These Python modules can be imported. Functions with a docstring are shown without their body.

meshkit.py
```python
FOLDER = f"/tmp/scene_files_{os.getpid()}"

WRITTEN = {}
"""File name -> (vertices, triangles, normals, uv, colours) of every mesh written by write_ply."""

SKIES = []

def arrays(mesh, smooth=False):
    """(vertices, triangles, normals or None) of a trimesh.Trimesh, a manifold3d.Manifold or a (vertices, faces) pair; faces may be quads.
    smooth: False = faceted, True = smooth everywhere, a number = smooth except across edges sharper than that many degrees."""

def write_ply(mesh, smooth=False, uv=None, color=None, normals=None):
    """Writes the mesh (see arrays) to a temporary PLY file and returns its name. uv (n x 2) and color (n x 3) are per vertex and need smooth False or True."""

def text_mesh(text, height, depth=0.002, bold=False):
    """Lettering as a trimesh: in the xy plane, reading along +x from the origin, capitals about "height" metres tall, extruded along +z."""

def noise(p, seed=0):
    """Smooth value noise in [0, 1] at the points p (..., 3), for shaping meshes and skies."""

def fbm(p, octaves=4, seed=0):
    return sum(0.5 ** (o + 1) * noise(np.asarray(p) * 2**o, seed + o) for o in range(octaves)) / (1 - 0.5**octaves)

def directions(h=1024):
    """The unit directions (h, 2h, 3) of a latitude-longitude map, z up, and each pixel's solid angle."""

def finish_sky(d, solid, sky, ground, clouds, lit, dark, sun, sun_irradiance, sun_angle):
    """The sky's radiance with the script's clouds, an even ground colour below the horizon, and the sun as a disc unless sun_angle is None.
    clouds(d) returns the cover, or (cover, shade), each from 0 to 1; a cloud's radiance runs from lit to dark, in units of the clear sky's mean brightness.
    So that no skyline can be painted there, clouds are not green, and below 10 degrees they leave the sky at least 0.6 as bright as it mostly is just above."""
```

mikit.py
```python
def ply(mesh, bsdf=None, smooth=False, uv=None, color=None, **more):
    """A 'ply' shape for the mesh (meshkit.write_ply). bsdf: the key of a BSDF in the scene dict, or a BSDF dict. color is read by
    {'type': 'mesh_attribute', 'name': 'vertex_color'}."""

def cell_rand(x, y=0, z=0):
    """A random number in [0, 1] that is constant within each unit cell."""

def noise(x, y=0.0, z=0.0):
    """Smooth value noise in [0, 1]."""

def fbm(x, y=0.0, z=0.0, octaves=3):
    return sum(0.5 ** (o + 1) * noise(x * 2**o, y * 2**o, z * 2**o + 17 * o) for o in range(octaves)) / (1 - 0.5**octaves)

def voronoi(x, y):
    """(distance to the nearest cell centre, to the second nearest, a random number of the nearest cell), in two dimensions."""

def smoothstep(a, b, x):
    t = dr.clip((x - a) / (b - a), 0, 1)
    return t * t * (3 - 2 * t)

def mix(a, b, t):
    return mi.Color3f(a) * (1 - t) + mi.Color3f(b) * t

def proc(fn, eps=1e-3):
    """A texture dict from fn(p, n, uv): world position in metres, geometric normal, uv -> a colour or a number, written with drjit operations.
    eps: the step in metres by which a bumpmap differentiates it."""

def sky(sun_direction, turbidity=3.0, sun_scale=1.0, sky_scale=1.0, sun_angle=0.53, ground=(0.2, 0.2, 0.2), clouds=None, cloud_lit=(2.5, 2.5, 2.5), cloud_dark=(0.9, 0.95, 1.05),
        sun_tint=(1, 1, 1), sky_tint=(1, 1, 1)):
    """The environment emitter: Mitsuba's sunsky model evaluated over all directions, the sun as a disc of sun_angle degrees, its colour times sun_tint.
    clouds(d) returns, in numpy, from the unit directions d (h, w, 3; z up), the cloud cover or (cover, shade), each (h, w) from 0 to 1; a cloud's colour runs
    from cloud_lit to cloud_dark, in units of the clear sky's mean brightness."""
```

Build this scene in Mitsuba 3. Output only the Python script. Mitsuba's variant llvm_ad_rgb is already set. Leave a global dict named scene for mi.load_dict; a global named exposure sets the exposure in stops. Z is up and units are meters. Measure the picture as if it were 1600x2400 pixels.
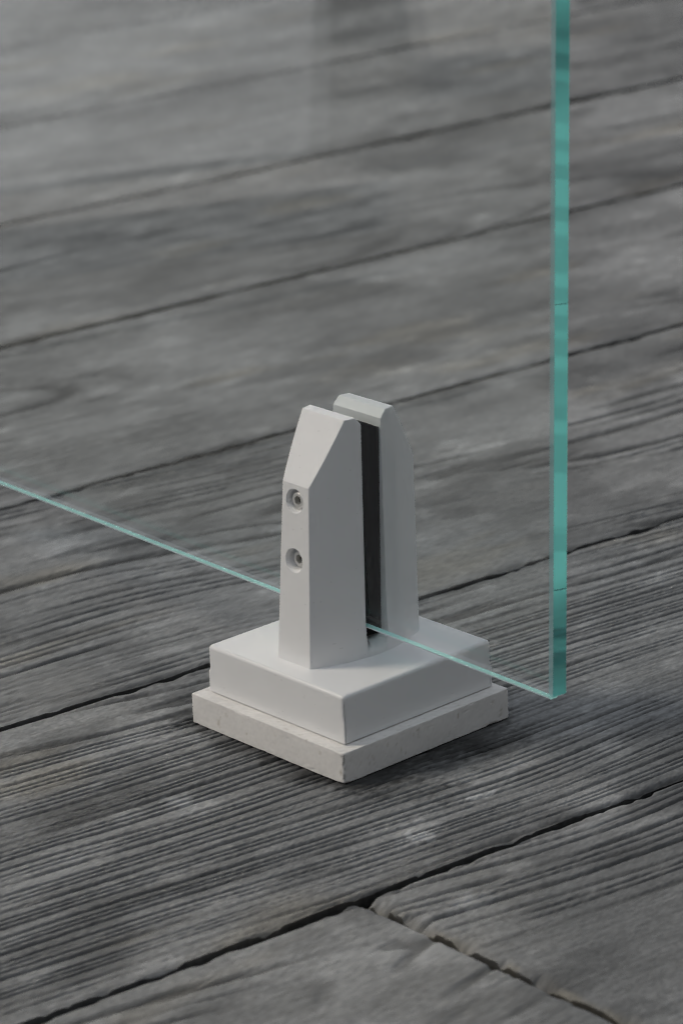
import math
import numpy as np, trimesh, mitsuba as mi, manifold3d as m3, mikit, meshkit
from mikit import proc, noise, fbm, smoothstep, mix
from scipy.spatial import ConvexHull
import shapely.geometry as sg

T = mi.ScalarTransform4f
scene, labels = {}, {}
MM = 0.001

# ------------------------------------------------------------------ camera, sky, exposure
CAM = np.array([1.25584, -1.12499, 0.71867])
YAW, PITCH, ROLL, FPX = 2.41146, 0.34189, -0.03797, 8002.0
fw = np.array([math.cos(PITCH) * math.cos(YAW), math.cos(PITCH) * math.sin(YAW), -math.sin(PITCH)])
right = np.cross(fw, [0, 0, 1.0]); right /= np.linalg.norm(right)
up = np.cross(right, fw)
up = -math.sin(ROLL) * right + math.cos(ROLL) * up
scene['camera'] = {
    'type': 'thinlens', 'fov': 2 * math.degrees(math.atan(800 / FPX)), 'fov_axis': 'x',
    'aperture_radius': 0.0052, 'focus_distance': 1.80, 'near_clip': 0.05, 'far_clip': 500.0,
    'to_world': T().look_at(origin=CAM.tolist(), target=(CAM + fw).tolist(), up=up.tolist())}
SUN_AZ, SUN_EL = math.radians(224), math.radians(40)
scene['sky'] = mikit.sky((math.cos(SUN_AZ) * math.cos(SUN_EL), math.sin(SUN_AZ) * math.cos(SUN_EL), math.sin(SUN_EL)), turbidity=3,
                         sun_scale=0.3, sun_angle=14, clouds=lambda d: 1.0, cloud_lit=(1.20, 1.27, 1.36), sun_tint=(0.90, 0.985, 1.13))
exposure = 1.85

# ------------------------------------------------------------------ materials
def rgb(r, g=None, b=None):
    return {'type': 'rgb', 'value': [r, r if g is None else g, r if b is None else b]}

VC = {'type': 'mesh_attribute', 'name': 'vertex_color'}

def m_bump(inner, fn, eps, scale=1.0):
    return {'type': 'twosided', 'bsdf': {'type': 'bumpmap', 'arbitrary': proc(fn, eps), 'scale': scale, 'bsdf': inner}}

scene['wood_mat'] = m_bump({'type': 'principled', 'base_color': VC, 'roughness': 0.62, 'specular': 0.35},
                           lambda p, n, uv: 0.0008 * fbm(p.x * 1000, p.y * 700, p.z * 900, octaves=3) , 0.0004)
scene['wood_far_mat'] = {'type': 'twosided', 'bsdf': {'type': 'principled', 'base_color': VC, 'roughness': 0.62, 'specular': 0.35}}
scene['soil_mat'] = {'type': 'twosided', 'bsdf': {'type': 'diffuse', 'reflectance': proc(
    lambda p, n, uv: mix((0.07, 0.065, 0.06), (0.16, 0.15, 0.135), fbm(p.x * 6, p.y * 6, octaves=4)))}}
def paint(p, n, uv):
    c = 0.715 + 0.03 * fbm(p.x * 40, p.y * 40, p.z * 40, octaves=4)
    speck = smoothstep(0.85, 0.90, noise(p.x * 620, p.y * 620, p.z * 620)) * smoothstep(0.55, 0.7, noise(p.x * 90, p.y * 90, p.z * 90))
    return mi.Color3f(0.985, 0.99, 1.0) * c * (1 - 0.10 * speck)
scene['paint_mat'] = m_bump({'type': 'principled', 'base_color': proc(paint), 'roughness': 0.21, 'specular': 0.5},
                            lambda p, n, uv: 0.00006 * fbm(p.x * 600, p.y * 600, p.z * 600, octaves=2), 0.0004)
scene['stone_mat'] = m_bump({'type': 'principled', 'base_color': VC, 'roughness': 0.8, 'specular': 0.25},
                            lambda p, n, uv: 0.00025 * fbm(p.x * 800, p.y * 800, p.z * 800, octaves=3), 0.0003)
scene['rubber_mat'] = {'type': 'twosided', 'bsdf': {'type': 'principled', 'base_color': rgb(0.008), 'roughness': 0.8, 'specular': 0.1}}
scene['steel_mat'] = {'type': 'twosided', 'bsdf': {'type': 'principled', 'base_color': rgb(0.66, 0.66, 0.65), 'roughness': 0.32, 'metallic': 0.6}}
scene['socket_mat'] = {'type': 'twosided', 'bsdf': {'type': 'principled', 'base_color': rgb(0.12, 0.12, 0.11), 'roughness': 0.4, 'metallic': 0.9}}
scene['paving_mat'] = {'type': 'twosided', 'bsdf': {'type': 'principled', 'base_color': proc(
    lambda p, n, uv: mix((0.80, 0.80, 0.79), (0.88, 0.88, 0.87), fbm(p.x * 5, p.y * 5, octaves=4))), 'roughness': 0.14, 'specular': 0.6}}
# each face of the sheet reflects like one air-to-glass surface and lets light straight through
PANE = {'type': 'thindielectric', 'int_ior': 1.385, 'ext_ior': 1.0, 'specular_transmittance': rgb(0.985, 0.998, 0.995)}
scene['glass_mat'] = PANE
scene['concrete_mat'] = {'type': 'twosided', 'bsdf': {'type': 'principled', 'base_color': proc(
    lambda p, n, uv: mix((0.44, 0.44, 0.44), (0.56, 0.56, 0.56), fbm(p.x * 7, p.y * 7, octaves=4))), 'roughness': 0.4, 'specular': 0.5}}
def satin(base, trans):
    return {'type': 'principledthin', 'base_color': rgb(*base), 'roughness': 0.35, 'diff_trans': trans, 'spec_trans': 0.0, 'eta': 1.5}
# ground and polished edges; light and dark bands along them paint in internal reflections
edge_bands = lambda p, n, uv: 0.10 + 0.60 * smoothstep(0.2, 0.7, noise(p.z * 17 + 0.4, 3.0, 1.0)) + 0.20 * smoothstep(0.32, 0.68, noise(p.z * 150 + p.y * 40, 7.0, 1.0))
DEEP = {**PANE, 'specular_transmittance': rgb(0.05, 0.26, 0.28)}    # the sheet seen end-on: half a metre of green glass behind the face
scene['glass_edge_mat'] = {'type': 'blendbsdf', 'weight': proc(edge_bands), 'a': DEEP, 'b': satin((0.24, 0.80, 0.76), 1.5)}
scene['bottom_edge_mat'] = {'type': 'blendbsdf', 'weight': 0.85, 'a': PANE, 'b': satin((0.55, 1.0, 0.96), 0.7)}
scene['arris_mat'] = {'type': 'blendbsdf', 'weight': 0.85, 'a': PANE, 'b': satin((0.95, 1.0, 0.99), 1.2)}
scene['upright_arris_mat'] = {'type': 'blendbsdf', 'weight': 0.45, 'a': PANE, 'b': satin((0.50, 0.86, 0.84), 1.4)}
scene['added_wall_mat'] = {'type': 'twosided', 'bsdf': {'type': 'diffuse', 'reflectance': proc(
    lambda p, n, uv: mix((0.15, 0.15, 0.15), (0.22, 0.215, 0.21), fbm(p.y * 3, p.z * 3, octaves=4)))}}

# ------------------------------------------------------------------ helpers
def add(key, mesh, mat, smooth=False, color=None, **more):
    scene[key] = mikit.ply(mesh, mat, smooth=smooth, color=color, **more)
    return key

def mm(mesh):
    v, f, _ = meshkit.arrays(mesh)
    return trimesh.Trimesh(v * MM, f, process=False)

def grid_faces(nu, nv):
    i = np.arange((nu - 1) * (nv - 1)); a = (i // (nv - 1)) * nv + i % (nv - 1)
    return np.vstack([np.stack([a, a + nv, a + nv + 1], 1), np.stack([a, a + nv + 1, a + 1], 1)])

def sstep(a, b, x):
    t = np.clip((x - a) / (b - a), 0, 1)
    return t * t * (3 - 2 * t)

def N3(x, y, z=0.0, seed=0):
    return meshkit.noise(np.stack(np.broadcast_arrays(np.asarray(x, float), y, z), -1), seed)

def F3(x, y, z=0.0, octaves=4, seed=0):
    return meshkit.fbm(np.stack(np.broadcast_arrays(np.asarray(x, float), y, z), -1), octaves, seed)

# ------------------------------------------------------------------ ground, paving and the deck
def flat(key, corners, z, mat):
    v = np.array([[*c, z] for c in corners]) * MM
    add(key, (v, np.array([[0, 1, 2], [0, 2, 3]])), mat)

flat('ground', [(-2e5, -2e5), (2e5, -2e5), (2e5, 2e5), (-2e5, 2e5)], -75, 'soil_mat')
labels['ground'] = {'kind': 'structure'}

TH = 1.48363
cs, sn = math.cos(TH), math.sin(TH)
def uv_xy(u, v):
    return -sn * u + cs * v, cs * u + sn * v

def axis(breaks):
    """breaks: [(start, step), ..., (end, None)] -> coordinates"""
    out = []
    for (a, s), (b, _) in zip(breaks[:-1], breaks[1:]):
        out.append(np.linspace(a, b, max(1, int(round((b - a) / s))), endpoint=False))
    return np.concatenate(out + [[breaks[-1][0]]])

def plank_mesh(u0, u1, va, vb, fine, seed, pith, depth_d, period, end_a=None, end_b=None, gap=5.0, ragged=.55, tone=0.0, splash=(), grime=False, slant=.05, relief=2.0, smooth_min=.12, base=.203, bias=None, groove_w=.17):
    """One board: grain relief in its top, worn edges and side faces. u across, v along (mm). fine: [(v, step)...], across step."""
    du, vs = fine
    lo, hi = min(u0, u1) + gap / 2, max(u0, u1) - gap / 2
    W = hi - lo
    edge = np.array([0, .5, 1.2, 2.2, 3.6])
    us = np.concatenate([edge, np.linspace(5.2, W - 5.2, int((W - 10.4) / du)), W - edge[::-1]])
    t = us / W
    Tt, V = np.meshgrid(t, vs, indexing='ij')
    # ragged long edges
    ea = ragged * ((F3(V / 42, seed, .3, 4, seed) - .5) * 3.0 + (F3(V / 9, seed, .7, 3, seed + 5) - .5) * 1.3)
    eb = ragged * ((F3(V / 42, seed, 9.3, 4, seed + 2) - .5) * 3.0 + (F3(V / 9, seed, 4.7, 3, seed + 6) - .5) * 1.3)
    U = lo + Tt * W + ea * (1 - Tt) ** 6 + eb * Tt ** 6
    Vv = V.copy()
    if end_a is not None:      # skewed butt end at the low-v side
        k = sstep(va + 60, va, V); Vv = V + k * (end_a(U) - va)
    if end_b is not None:
        k = sstep(vb - 60, vb, V); Vv = V + k * (end_b(U) - vb)
    # growth rings: distance to a wandering pith below the face
    wob = (N3(Vv / 480, seed * .37, 0, seed) - .5) * 120 + (N3(Vv / 190, U / 130, 0, seed + 1) - .5) * 30
    dd = depth_d * (.45 + 1.1 * N3(Vv / 520, seed * .71, 0, seed + 3))
    s = U - pith + wob + Vv * slant
    R = np.sqrt(s * s + dd * dd) + (F3(Vv / 260, U / 22, 0, 3, seed + 4) - .5) * 5 + (F3(Vv / 70, U / 6, 0, 2, seed + 8) - .5) * 1.5
    ph = R / period
    ph = ph + .30 * np.sin(ph * 1.7 + seed)
    ringid = np.floor(ph); fr = ph - ringid
    fr = np.clip(fr + .10 * (N3(ringid * 5.3, seed, Vv / 90, seed + 9) - .5), 0, 1)
    wide = groove_w + .06 * N3(ringid * 2.1, seed, Vv / 200, seed + 10)
    groove = sstep(wide, wide * .25, np.abs(fr - .5))
    amp = .55 + .55 * N3(ringid * 7.31, seed, Vv / 400, seed + 11)
    wear = sstep(.40, .60, F3(Vv / 190, U / 60, 0, 3, seed + 12) + (bias(U, Vv) if bias else 0))
    breakup = sstep(.26, .46, F3(Vv / 90, U / 3.0, 0, 3, seed + 13))
    ring = groove * amp * (smooth_min + (1 - smooth_min) * wear) * (.35 + .65 * breakup)
    z = -relief * ring
    z += (F3(Vv / 120, U / 50, 0, 3, seed + 15) - .5) * 1.3
    z += (F3(Vv / 40, U / 1.6, 0, 2, seed + 16) - .5) * .18 + (F3(Vv / 2.6, U / 1.5, 0, 2, seed + 19) - .5) * .26
    # worn arrises
    e = np.minimum(U - (lo + ea), (hi + eb) - U)
    chip = .7 + 2.0 * sstep(.5, .8, F3(Vv / 13, U / 40, 0, 3, seed + 17))
    z -= chip * np.clip(1 - e / (2.6 + chip), 0, 1) ** 2
    for fn in (end_a, end_b):
        if fn is not None:
            e2 = np.abs(Vv - fn(U))
            ch = .8 + 4.2 * sstep(.40, .75, F3(U / 11, Vv / 30, 2.0, 3, seed + 18)) * (1.0 if fn is end_a else .35)
            z -= ch * np.clip(1 - e2 / (2.0 + 1.3 * ch), 0, 1) ** 1.5
    # dyed and weathered colour: patches, fibres, late-wood lines with groove shade, specks
    c = base * (1 + tone)
    c = c * (1 + 1.0 * (F3(Vv / 150, U / 75, 1, 4, seed + 20) - .5)) * (1 + .55 * (F3(Vv / 34, U / 17, 1, 4, seed + 21) - .5))
    c = c * (1 + .7 * (F3(Vv / 2.2, U / 1.3, 1, 2, seed + 22) - .5)) * (1 + .22 * (F3(Vv / 60, U / 1.6, 1, 2, seed + 26) - .5))
    c = c * (1 - .66 * ring)                 # late-wood pigment and dirt, with the shade of the grooves painted in
    blot = sstep(.56, .70, F3(Vv / 85, U / 38, 5, 5, seed + 24))
    c = c * (1 - .32 * blot)
    pale = sstep(.62, .74, F3(Vv / 26, U / 15, 9, 5, seed + 27))
    c = c * (1 + .30 * pale)
    col = np.stack([c * 1.0, c * 1.0, c * 1.0], -1)
    warm = sstep(.62, .8, F3(Vv / 160, U / 50, 8, 4, seed + 25))[..., None]
    col = col * (1 + warm * np.array([.05, .02, -.05]) + (1 - warm) * np.array([-.02, 0, .02]))
    for (su, sv, ru, rv, k) in splash:      # pale dried droppings and scuffs
        X, Y = (U - su) / ru, (Vv - sv) / rv
        mask = sstep(.45, .72, F3(Vv / 3.2, U / 2.2, 3, 3, 77) + .35 * np.exp(-(X * X + Y * Y)) - .06 * (X * X + Y * Y)) * sstep(2.2, 1.2, np.sqrt(X * X + Y * Y))
        col = col + mask[..., None] * k * np.array([.17, .175, .18])
    if grime:                               # dirt round the plate, with the contact shadow painted in at its right
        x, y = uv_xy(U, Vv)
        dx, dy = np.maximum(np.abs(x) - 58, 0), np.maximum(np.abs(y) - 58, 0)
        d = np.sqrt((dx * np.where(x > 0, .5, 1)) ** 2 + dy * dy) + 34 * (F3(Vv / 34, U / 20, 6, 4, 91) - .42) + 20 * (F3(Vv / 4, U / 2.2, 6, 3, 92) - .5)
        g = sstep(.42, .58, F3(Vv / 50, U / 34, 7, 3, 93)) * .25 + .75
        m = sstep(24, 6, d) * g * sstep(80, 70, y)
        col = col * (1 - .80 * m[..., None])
    for fn in (end_a,):
        if fn is not None:                  # raw pale fibres bared along the chipped end
            e2 = np.abs(Vv - fn(U))
            bare = .85 * sstep(4.2, 1.2, e2 + 3.0 * (F3(U / 7, Vv / 5, 0, 3, seed + 30) - .3)) * sstep(.30, .55, F3(U / 24, .5, 0, 3, seed + 31))
            col = col * (1 - bare[..., None]) + bare[..., None] * np.array([.22, .21, .185]) * (.4 + .9 * F3(U / 3, Vv / 3, 0, 3, 5))[..., None]
    x, y = uv_xy(U, Vv)
    top = np.stack([x, y, z], -1)
    nu, nv = top.shape[:2]
    verts, cols, faces = [top.reshape(-1, 3)], [col.reshape(-1, 3)], [grid_faces(nu, nv)]
    n = nu * nv
    def skirt(line, lc, flip):
        nonlocal n
        k = len(line); low = line.copy(); low[:, 2] = -30
        mid = line.copy(); mid[:, 2] -= 3
        verts.append(np.vstack([line, mid, low])); cols.append(np.vstack([lc * .45, lc * .25, lc * .25]))
        i = np.arange(k - 1)
        for o in (0, k):
            f = np.vstack([np.stack([i + o, i + 1 + o, i + k + o], 1), np.stack([i + 1 + o, i + k + 1 + o, i + k + o], 1)])
            faces.append((f[:, ::-1] if flip else f) + n)
        n += 3 * k
    skirt(top[0], col[0], True); skirt(top[-1], col[-1], False)
    skirt(top[:, 0], col[:, 0], False); skirt(top[:, -1], col[:, -1], True)
    v = np.vstack(verts) * MM
    return trimesh.Trimesh(v, np.vstack(faces), process=False), np.clip(np.vstack(cols), .01, .9), n

labels['deck'] = {'kind': 'structure', 'label': 'dark grey wood-grained deck boards with narrow gaps'}
J = {'A': 1340.8, 'B': 1029.6, 'C': 726.9, 'D': 421.9, 'E': 117.7, 'F': -174.0}
count = [0]
def plank(*a, mat='wood_mat', **k):
    mesh, col, n = plank_mesh(*a, **k)
    key = 'deck__plank' + (f'_{count[0]:03d}' if count[0] else '')
    count[0] += 1
    # weld-free smooth normals: faces share the top grid
    add(key, mesh, mat, smooth=True, color=col)
    return key

FV = axis([(-1500, 60), (-420, 2.6), (-200, 1.7), (150, 2.4), (420, 5), (700, 40), (1900, None)])
MV = axis([(-1500, 60), (-300, 4.0), (650, 8), (1000, 60), (1900, None)])
GV = axis([(-1500, 60), (-150, 7.0), (1400, 60), (2400, None)])
HV = axis([(-1500, 60), (0, 10.0), (2100, 60), (2600, None)])
CV = axis([(-1900, 80), (2600, None)])
SPL = [(-139, -66, 6, 7, .9), (-122, -12, 2.6, 9, .9), (-22, -129, 8, 7, .6)]
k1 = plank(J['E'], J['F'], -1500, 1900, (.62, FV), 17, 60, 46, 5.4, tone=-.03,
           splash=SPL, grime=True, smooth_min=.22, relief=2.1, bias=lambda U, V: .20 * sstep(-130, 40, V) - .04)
plank(J['D'], J['E'], -1500, 1900, (.9, MV), 23, 340, 60, 7.6, gap=6, ragged=1.5)
plank(J['C'], J['D'], -1500, 1900, (2.0, GV), 37, 610, 70, 8.5, gap=7)
plank(J['B'], J['C'], -1500, 2400, (2.6, HV), 41, 800, 90, 9, gap=10)
plank(J['A'], J['B'], -1500, 2600, (3.2, HV), 53, 1250, 80, 9, gap=14)
plank(1650, J['A'], -1500, 2600, (3.6, HV), 59, 1400, 90, 9, gap=5)
plank(1955, 1650, -1500, 2600, (4.0, HV), 61, 1900, 90, 9, gap=5)
# the near row: two boards that meet end to end
endline = lambda U, off: -131 + (-174 - U) * (11 / 166.) + off
EV = axis([(-127, 2.2), (300, 20), (1900, None)])
BV = axis([(-1500, 60), (-460, 3.0), (-135, None)])
plank(-468, J['F'], -127, 1900, (.8, EV), 71, -300, 60, 6.0, end_a=lambda U: endline(U, 3.4 + 1.8 * (F3(U / 26, 3, 0, 4, 8) - .5)), tone=-.02,
      splash=[(-212, -92, 8, 11, .5)])
plank(-468, J['F'], -1500, -135, (.9, BV), 83, -250, 70, 8, end_b=lambda U: endline(U, -1.6), tone=0.0)
for i, (a, b) in enumerate([(-768, -468), (-1068, -768), (-1368, -1068)]):
    plank(a, b, -1900, 2600, (12, CV), 90 + i, a + 80, 80, 12, mat='wood_far_mat')

# pale polished paving beyond the deck corner, seen only as a reflection in the glass
def slab(key, corners, z0, z1, mat):
    p = trimesh.creation.extrude_polygon(sg.Polygon(corners), z1 - z0, engine='earcut')
    p.apply_translation([0, 0, z0])
    add(key, mm(p), mat)
c0 = np.array([-1068., -826.]); e1 = np.array([-.08, .997]); e2 = np.array([-.78, -.625])
slab('paving', [c0, c0 + e1 * 900, c0 + e1 * 900 + e2 * 3000, c0 + e2 * 3000], 2, 42, 'paving_mat')
labels['paving'] = {'kind': 'structure'}
c1 = c0 + e2 * 430 - e1 * 130
slab('path', [c1, c1 + e2 * 2600, c1 + e2 * 2600 - e1 * 3200, c1 - e1 * 3200], 2, 38, 'concrete_mat')  # added out of view so that its reflection lightens the glass
labels['path'] = {'kind': 'structure'}
nrm = np.array([e1[1], -e1[0]])
slab('added_kerb', [c0 + nrm * 125, c0 + e1 * 900 + nrm * 125, c0 + e1 * 900 + nrm * 4, c0 + nrm * 4], 2, 36, 'concrete_mat')  # unseen strip added to soften the lower edge of the mirrored paving
labels['added_kerb'] = {'kind': 'structure'}
# unseen wall added to keep the sky from the clamp's right-hand faces
w = trimesh.creation.box(bounds=[[3200, -4500, -75], [3450, 5000, 1900]])
cop = trimesh.creation.box(bounds=[[3150, -4550, 1900], [3500, 5050, 1960]])
add('added_wall', mm(trimesh.util.concatenate([w])), 'added_wall_mat')
add('added_wall__coping', mm(cop), 'paving_mat')
labels['added_wall'] = {'label': 'added grey wall out of view, placed to shade the clamp', 'category': 'wall'}

# ------------------------------------------------------------------ base plate, cover plate and clamp body
def rounded_box(hx, hy, z0, z1, step, r_fn):
    """A box with edge rounding that may vary from place to place (chips)."""
    def face(a, b):
        A, B = np.meshgrid(a, b, indexing='ij'); return A, B
    def ax(h0, h1):
        k = np.array([0, .15, .35, .6, .9, 1.3, 1.8, 2.4, 3.1])
        n = max(3, int((h1 - h0 - 7.8) / step))
        return np.concatenate([h0 + k, np.linspace(h0 + 3.9, h1 - 3.9, n), h1 - k[::-1]])
    xs, ys, zs = ax(-hx, hx), ax(-hy, hy), ax(z0, z1)
    V, Fc, n = [], [], 0
    for kind in range(6):
        a, b = [(xs, ys), (xs, ys), (xs, zs), (xs, zs), (ys, zs), (ys, zs)][kind]
        A, B = face(a, b); o = np.zeros_like(A)
        P = [np.stack([A, B, o + z1], -1), np.stack([A, B, o + z0], -1), np.stack([A, o - hy, B], -1), np.stack([A, o + hy, B], -1),
             np.stack([o + hx, A, B], -1), np.stack([o - hx, A, B], -1)][kind]
        f = grid_faces(len(a), len(b))
        if kind in (1, 3, 5): f = f[:, ::-1]
        V.append(P.reshape(-1, 3)); Fc.append(f + n); n += A.size
    m = trimesh.Trimesh(np.vstack(V), np.vstack(Fc), process=False); m.merge_vertices()
    p = m.vertices.copy()
    r = r_fn(p)[:, None] if callable(r_fn) else np.full((len(p), 1), r_fn)
    c = np.array([0, 0, (z0 + z1) / 2]); h = np.array([hx, hy, (z1 - z0) / 2])
    q = np.clip(p - c, -(h - r), h - r); d = p - c - q; L = np.linalg.norm(d, axis=1, keepdims=True)
    m.vertices = c + q + np.where(L > 1e-9, d / np.maximum(L, 1e-9) * np.minimum(r, L), 0)
    return m

ZS, ZC = 17.24, 44.41
SPG = 'glass_clamp'
labels[SPG] = {'label': 'light grey painted clamp on a square stone plate, gripping the glass sheet', 'category': 'glass clamp'}

def stone_r(p):
    near = np.exp(-((p[:, 0] - 60) ** 2 + (p[:, 1] + 59.7) ** 2) / 30)
    r = .35 + .4 * meshkit.fbm(p / 9, 3, 3) + 1.3 * sstep(.68, .82, meshkit.fbm(p / 5.5, 3, 4)) + near * 1.6 * meshkit.fbm(p / 2.4, 2, 6)
    return np.clip(r, .25, 3.0)
st = rounded_box(60, 59.7, 0.2, ZS, 1.0, stone_r)
pv = st.vertices.copy()
pv += st.vertex_normals * ((meshkit.fbm(pv / 4.5, 3, 9) - .5) * .14)[:, None]
pit = sstep(.82, .86, meshkit.noise(pv / 1.9, 21)) * sstep(.45, .6, meshkit.noise(pv / 12, 22))
pv -= st.vertex_normals * (pit * .35)[:, None]
st.vertices = pv
sc_ = .68 * (1 + .16 * (meshkit.fbm(pv / 14, 4, 31) - .5)) * (1 + .22 * (meshkit.fbm(pv / 1.6, 3, 32) - .5))
stc = sc_[:, None] * np.array([1.01, .99, .97])
grime = sstep(.66, .80, meshkit.fbm(pv * [1, 1, .5] / 3.2, 4, 33))[:, None]
stc = stc * (1 - grime * np.array([.30, .33, .38]))
crack = (np.exp(-((pv[:, 0] - 60) ** 2 + (pv[:, 1] + 59.7) ** 2) / 1.1) * sstep(.44, .56, meshkit.fbm(pv / 1.7, 3, 36)))[:, None]
stc = stc * (1 - .75 * crack)
add(SPG + '__base_plate', mm(st), 'stone_mat', smooth=True, color=stc)
labels[SPG + '__base_plate'] = {'label': 'warm white stone base plate with chipped edges'}

# folded sheet cover: soft top edges, sharp folds that stand a hair open at the corners
ch = 53.37
def cover_r(p): return np.where(p[:, 2] > 30, 2.2, .35)
cv = rounded_box(ch, ch, ZS + .55, ZC, 1.6, cover_r)
cv.apply_translation([-.81, 1.71, 0])
man = m3.Manifold(m3.Mesh(np.asarray(cv.vertices, np.float32), np.asarray(cv.faces, np.uint32)))
for sx, sy in ((1, -1), (-1, -1), (1, 1), (-1, 1)):
    slit = m3.Manifold.cube([3.0, .42, 24.4], True).rotate([0, 0, 0]).translate([-.81 + sx * (ch - .5), 1.71 + sy * (ch - 1.0), ZS + 12.2 - .1])
    man = man - slit
under = m3.Manifold.cube([2 * ch - 8, 2 * ch - 8, 8], True).translate([-.81, 1.71, ZS + .55])
man = man - under
add(SPG + '__cover_plate', mm(man), 'paint_mat', smooth=28)
core = m3.Manifold.cube([2 * ch - 10, 2 * ch - 10, 4.2], True).translate([-.81, 1.71, ZS + 2.1])
add(SPG + '__spacer', mm(core), 'rubber_mat')

# clamp body
CX, CY, LEAN = 0.0, 2.0, 0.046
def half_width(v, z): return 23.2 - .0066 * v * v - .036 * (z - ZC)
RB = .75
ball = trimesh.creation.icosphere(2, RB).vertices
def jaw(profile):
    poly = sg.Polygon(profile).buffer(-RB, join_style='mitre')
    pts = []
    for i, (v, z) in enumerate(np.array(poly.segmentize(2.0).exterior.coords)[:-1]):
        for s in (-1, 1): pts.append((s * (half_width(v, z) - RB), v, z))
    pts = np.array(pts); pts = pts[ConvexHull(pts).vertices]
    return m3.Manifold.hull_points((pts[:, None] + ball[None]).reshape(-1, 3).astype(np.float32))
SL, ZT, BACK = 8.8, 175.4, 2.5
z_b = ZC - 1.5
front = [(-40.3, z_b), (-38.4, 142.2), (-19.0, ZT), (-12.6, ZT), (-SL, ZT - 4.2), (-SL, z_b)]
back = [(-v - BACK - .013 * (z - ZC), z) for v, z in front]
body = jaw(front) + jaw(back) + jaw([(-14, z_b), (-14, 62), (14, 62), (14, z_b)])
slot2d = sg.Polygon([(-SL + 5.5, 56.5), (-SL + 5.5, 205), (SL - BACK - .013 * 160 - 5.5, 205), (SL - BACK - 5.5, 56.5)]).buffer(5.5, quad_segs=10)
sp = trimesh.creation.extrude_polygon(slot2d, 80, engine='earcut')      # (v, z) plane, depth -> x
sv = np.array(sp.vertices); sv = np.stack([sv[:, 2] - 40, sv[:, 0], sv[:, 1]], 1)
slot = m3.Manifold(m3.Mesh(sv.astype(np.float32), np.asarray(sp.faces, np.uint32)))
body = body - slot
BOLTS = [(-.6, 133.2, 3.9), (-.6, 101.0, 5.2)]
def front_v(z): return -40.3 + (z - z_b) * (1.9 / (142.2 - z_b))
def cyl(r0, r1, v0, v1, x, z, n=40):
    c = m3.Manifold.cylinder(v1 - v0, r0, r1, n)            # axis z -> turn to +v
    return c.rotate([-90, 0, 0]).translate([x, v0, z])
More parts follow.
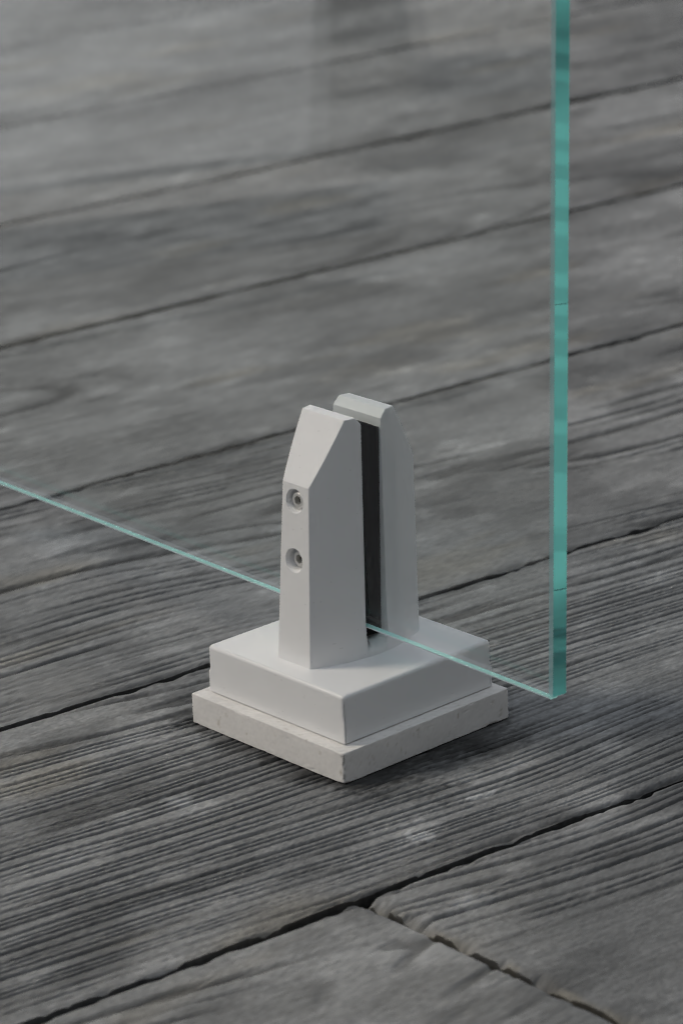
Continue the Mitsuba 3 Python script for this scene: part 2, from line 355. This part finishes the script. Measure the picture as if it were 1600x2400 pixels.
for x, z, dp in BOLTS:
    v = front_v(z)
    for k, (rr, d0) in enumerate([(6.9, 0), (6.45, .35), (6.1, .9), (5.75, 2.0)]): # rolled rim, then a stepped bore
        nxt = [6.45, 6.1, 5.75, 5.6][k]; d1 = [.35, .9, 2.0, dp + 2][k]
        body = body - cyl(rr, nxt, v + d0 - (.6 if k == 0 else .01), v + d1, x, z)
def lean(mesh):
    v, f, _ = meshkit.arrays(mesh); v = v.copy()
    v[:, 1] += CY + LEAN * (v[:, 2] - ZC); v[:, 0] += CX
    return trimesh.Trimesh(v, f, process=False)
add(SPG + '__body', mm(lean(body)), 'paint_mat', smooth=24)
for i, (x, z, dp) in enumerate(BOLTS):
    v = front_v(z) + dp - 2.2
    head = cyl(3.8, 4.35, v, v + .6, x + .4, z) + cyl(4.35, 4.35, v + .6, v + 6, x + .5, z)
    hexa = m3.Manifold.cylinder(5, 2.6, 2.6, 6).rotate([-90, 0, 0]).rotate([0, 13 + 20 * i, 0]).translate([x + .5, v - 1, z])
    head = head - hexa
    k = add(SPG + '__screw' + ('' if i == 0 else '_001'), mm(lean(head)), 'steel_mat', smooth=25)
    sock = m3.Manifold.cylinder(.6, 2.58, 2.58, 6).rotate([-90, 0, 0]).rotate([0, 13 + 20 * i, 0]).translate([x + .5, v + 2.9, z])
    add(k + '__socket', mm(lean(sock)), 'socket_mat')

# ------------------------------------------------------------------ the glass sheet (clear 12 mm, ground arrises) and its gaskets
GA = -0.03239
O = np.array([0.0, 2.0, 59.25]); es = np.array([math.cos(GA), math.sin(GA), 0.0])
eh = np.array([-.003, .030, 1.0]); eh /= np.linalg.norm(eh)
et = np.cross(eh, es); et /= np.linalg.norm(et)
def gp(p): p = np.asarray(p, float); return O + p[:, :1] * es + p[:, 1:2] * et + p[:, 2:3] * eh
S0, S1, H, TK, AR = -420.0, 159.6, 470.0, 6.0, 1.5
def ringpts(s0, s1, t, h0, h1): return [(s0, t, h0), (s1, t, h0), (s1, t, h1), (s0, t, h1)]
pts = np.array(ringpts(S0 + AR, S1 - AR, -TK, AR, H - AR) + ringpts(S0 + AR, S1 - AR, TK, AR, H - AR)
               + ringpts(S0, S1, -TK + AR, AR, H - AR) + ringpts(S0, S1, TK - AR, AR, H - AR)
               + ringpts(S0 + AR, S1 - AR, -TK + AR, 0, H) + ringpts(S0 + AR, S1 - AR, TK - AR, 0, H))
from scipy.spatial import ConvexHull as CH
hull = trimesh.Trimesh(pts, CH(pts).simplices, process=True); hull.fix_normals()
fn = hull.face_normals
big = np.abs(fn[:, 1]) > .98
flat_edge = (np.abs(fn[:, 1]) < .05) & (np.abs(fn).max(1) > .98)
def take(mask):
    m = hull.submesh([np.nonzero(mask)[0]], append=True)
    return trimesh.Trimesh(gp(m.vertices) * MM, m.faces, process=False)
add('glass_sheet__pane', take(big & (fn[:, 1] < 0)), 'glass_mat')
add('glass_sheet__pane_001', take(big & (fn[:, 1] > 0)), 'glass_mat')
k = 0
for ax_, sg_ in ((0, 1), (2, -1), (0, -1), (2, 1)):
    m = flat_edge & (fn[:, ax_] * sg_ > .9)
    if ax_ == 0:
        add('glass_sheet__edge' + (f'_{k:03d}' if k else ''), take(m), 'glass_edge_mat'); k += 1
        continue
    h_ = 0 if sg_ < 0 else H                 # level edges: ground along the front, polished clear behind
    for t0, t1, mt in ((-TK + AR, 0.2, 'bottom_edge_mat'), (0.2, TK - AR, 'glass_mat')):
        q = gp([(S0 + AR, t0, h_), (S1 - AR, t0, h_), (S1 - AR, t1, h_), (S0 + AR, t1, h_)]) * MM
        add(f'glass_sheet__edge_{k:03d}', (q, np.array([[0, 1, 2], [0, 2, 3]])), mt); k += 1
slim = ~big & ~flat_edge
upright = slim & (np.abs(fn[:, 2]) < .3)
k = 0
for axis_ in (0, 2):                         # the long seamed edges: two upright pairs, two level pairs
    for sx in (1, -1):
        for sy in (-1, 1):
            m = slim & (fn[:, axis_] * sx > .3) & (fn[:, 1] * sy > .3) & (np.abs(fn[:, 2 - axis_]) < .1)
            add('glass_sheet__arris' + (f'_{k:03d}' if k else ''), take(m), 'upright_arris_mat' if axis_ == 0 else 'arris_mat' if sy < 0 else 'glass_mat'); k += 1
# two hairline scratches across the end face
for i, (h_, tilt_) in enumerate(((203.0, -.9), (58.0, -.9))):
    q = np.array([(S1 + .06, -4.3, h_), (S1 + .06, -1.5, h_ - .25 + tilt_ * .25), (S1 + .06, 4.3, h_ + tilt_)])
    strip = np.vstack([q, q - [0, 0, .32]])
    add('glass_sheet__scratch' + ('' if i == 0 else '_001'), (gp(strip) * MM, np.array([[0, 1, 4], [0, 4, 3], [1, 2, 5], [1, 5, 4]])), 'rubber_mat')
labels['glass_sheet'] = {'label': 'clear upright glass sheet with green polished edges held in the grey clamp', 'category': 'glass panel'}

def pad(t0, t1, h0=-4.5, h1=107.5):
    b = trimesh.creation.box(bounds=[[-17.4, min(t0, t1), h0], [17.4, max(t0, t1), h1]])
    v = gp(b.vertices); return trimesh.Trimesh(v * MM, b.faces)
add(SPG + '__gasket', pad(-6.25, -9.3), 'rubber_mat')
add(SPG + '__gasket_001', pad(6.05, 7.2), 'rubber_mat')
add(SPG + '__gasket_002', pad(-6.2, 6.0, -5.6, -.6), 'rubber_mat')
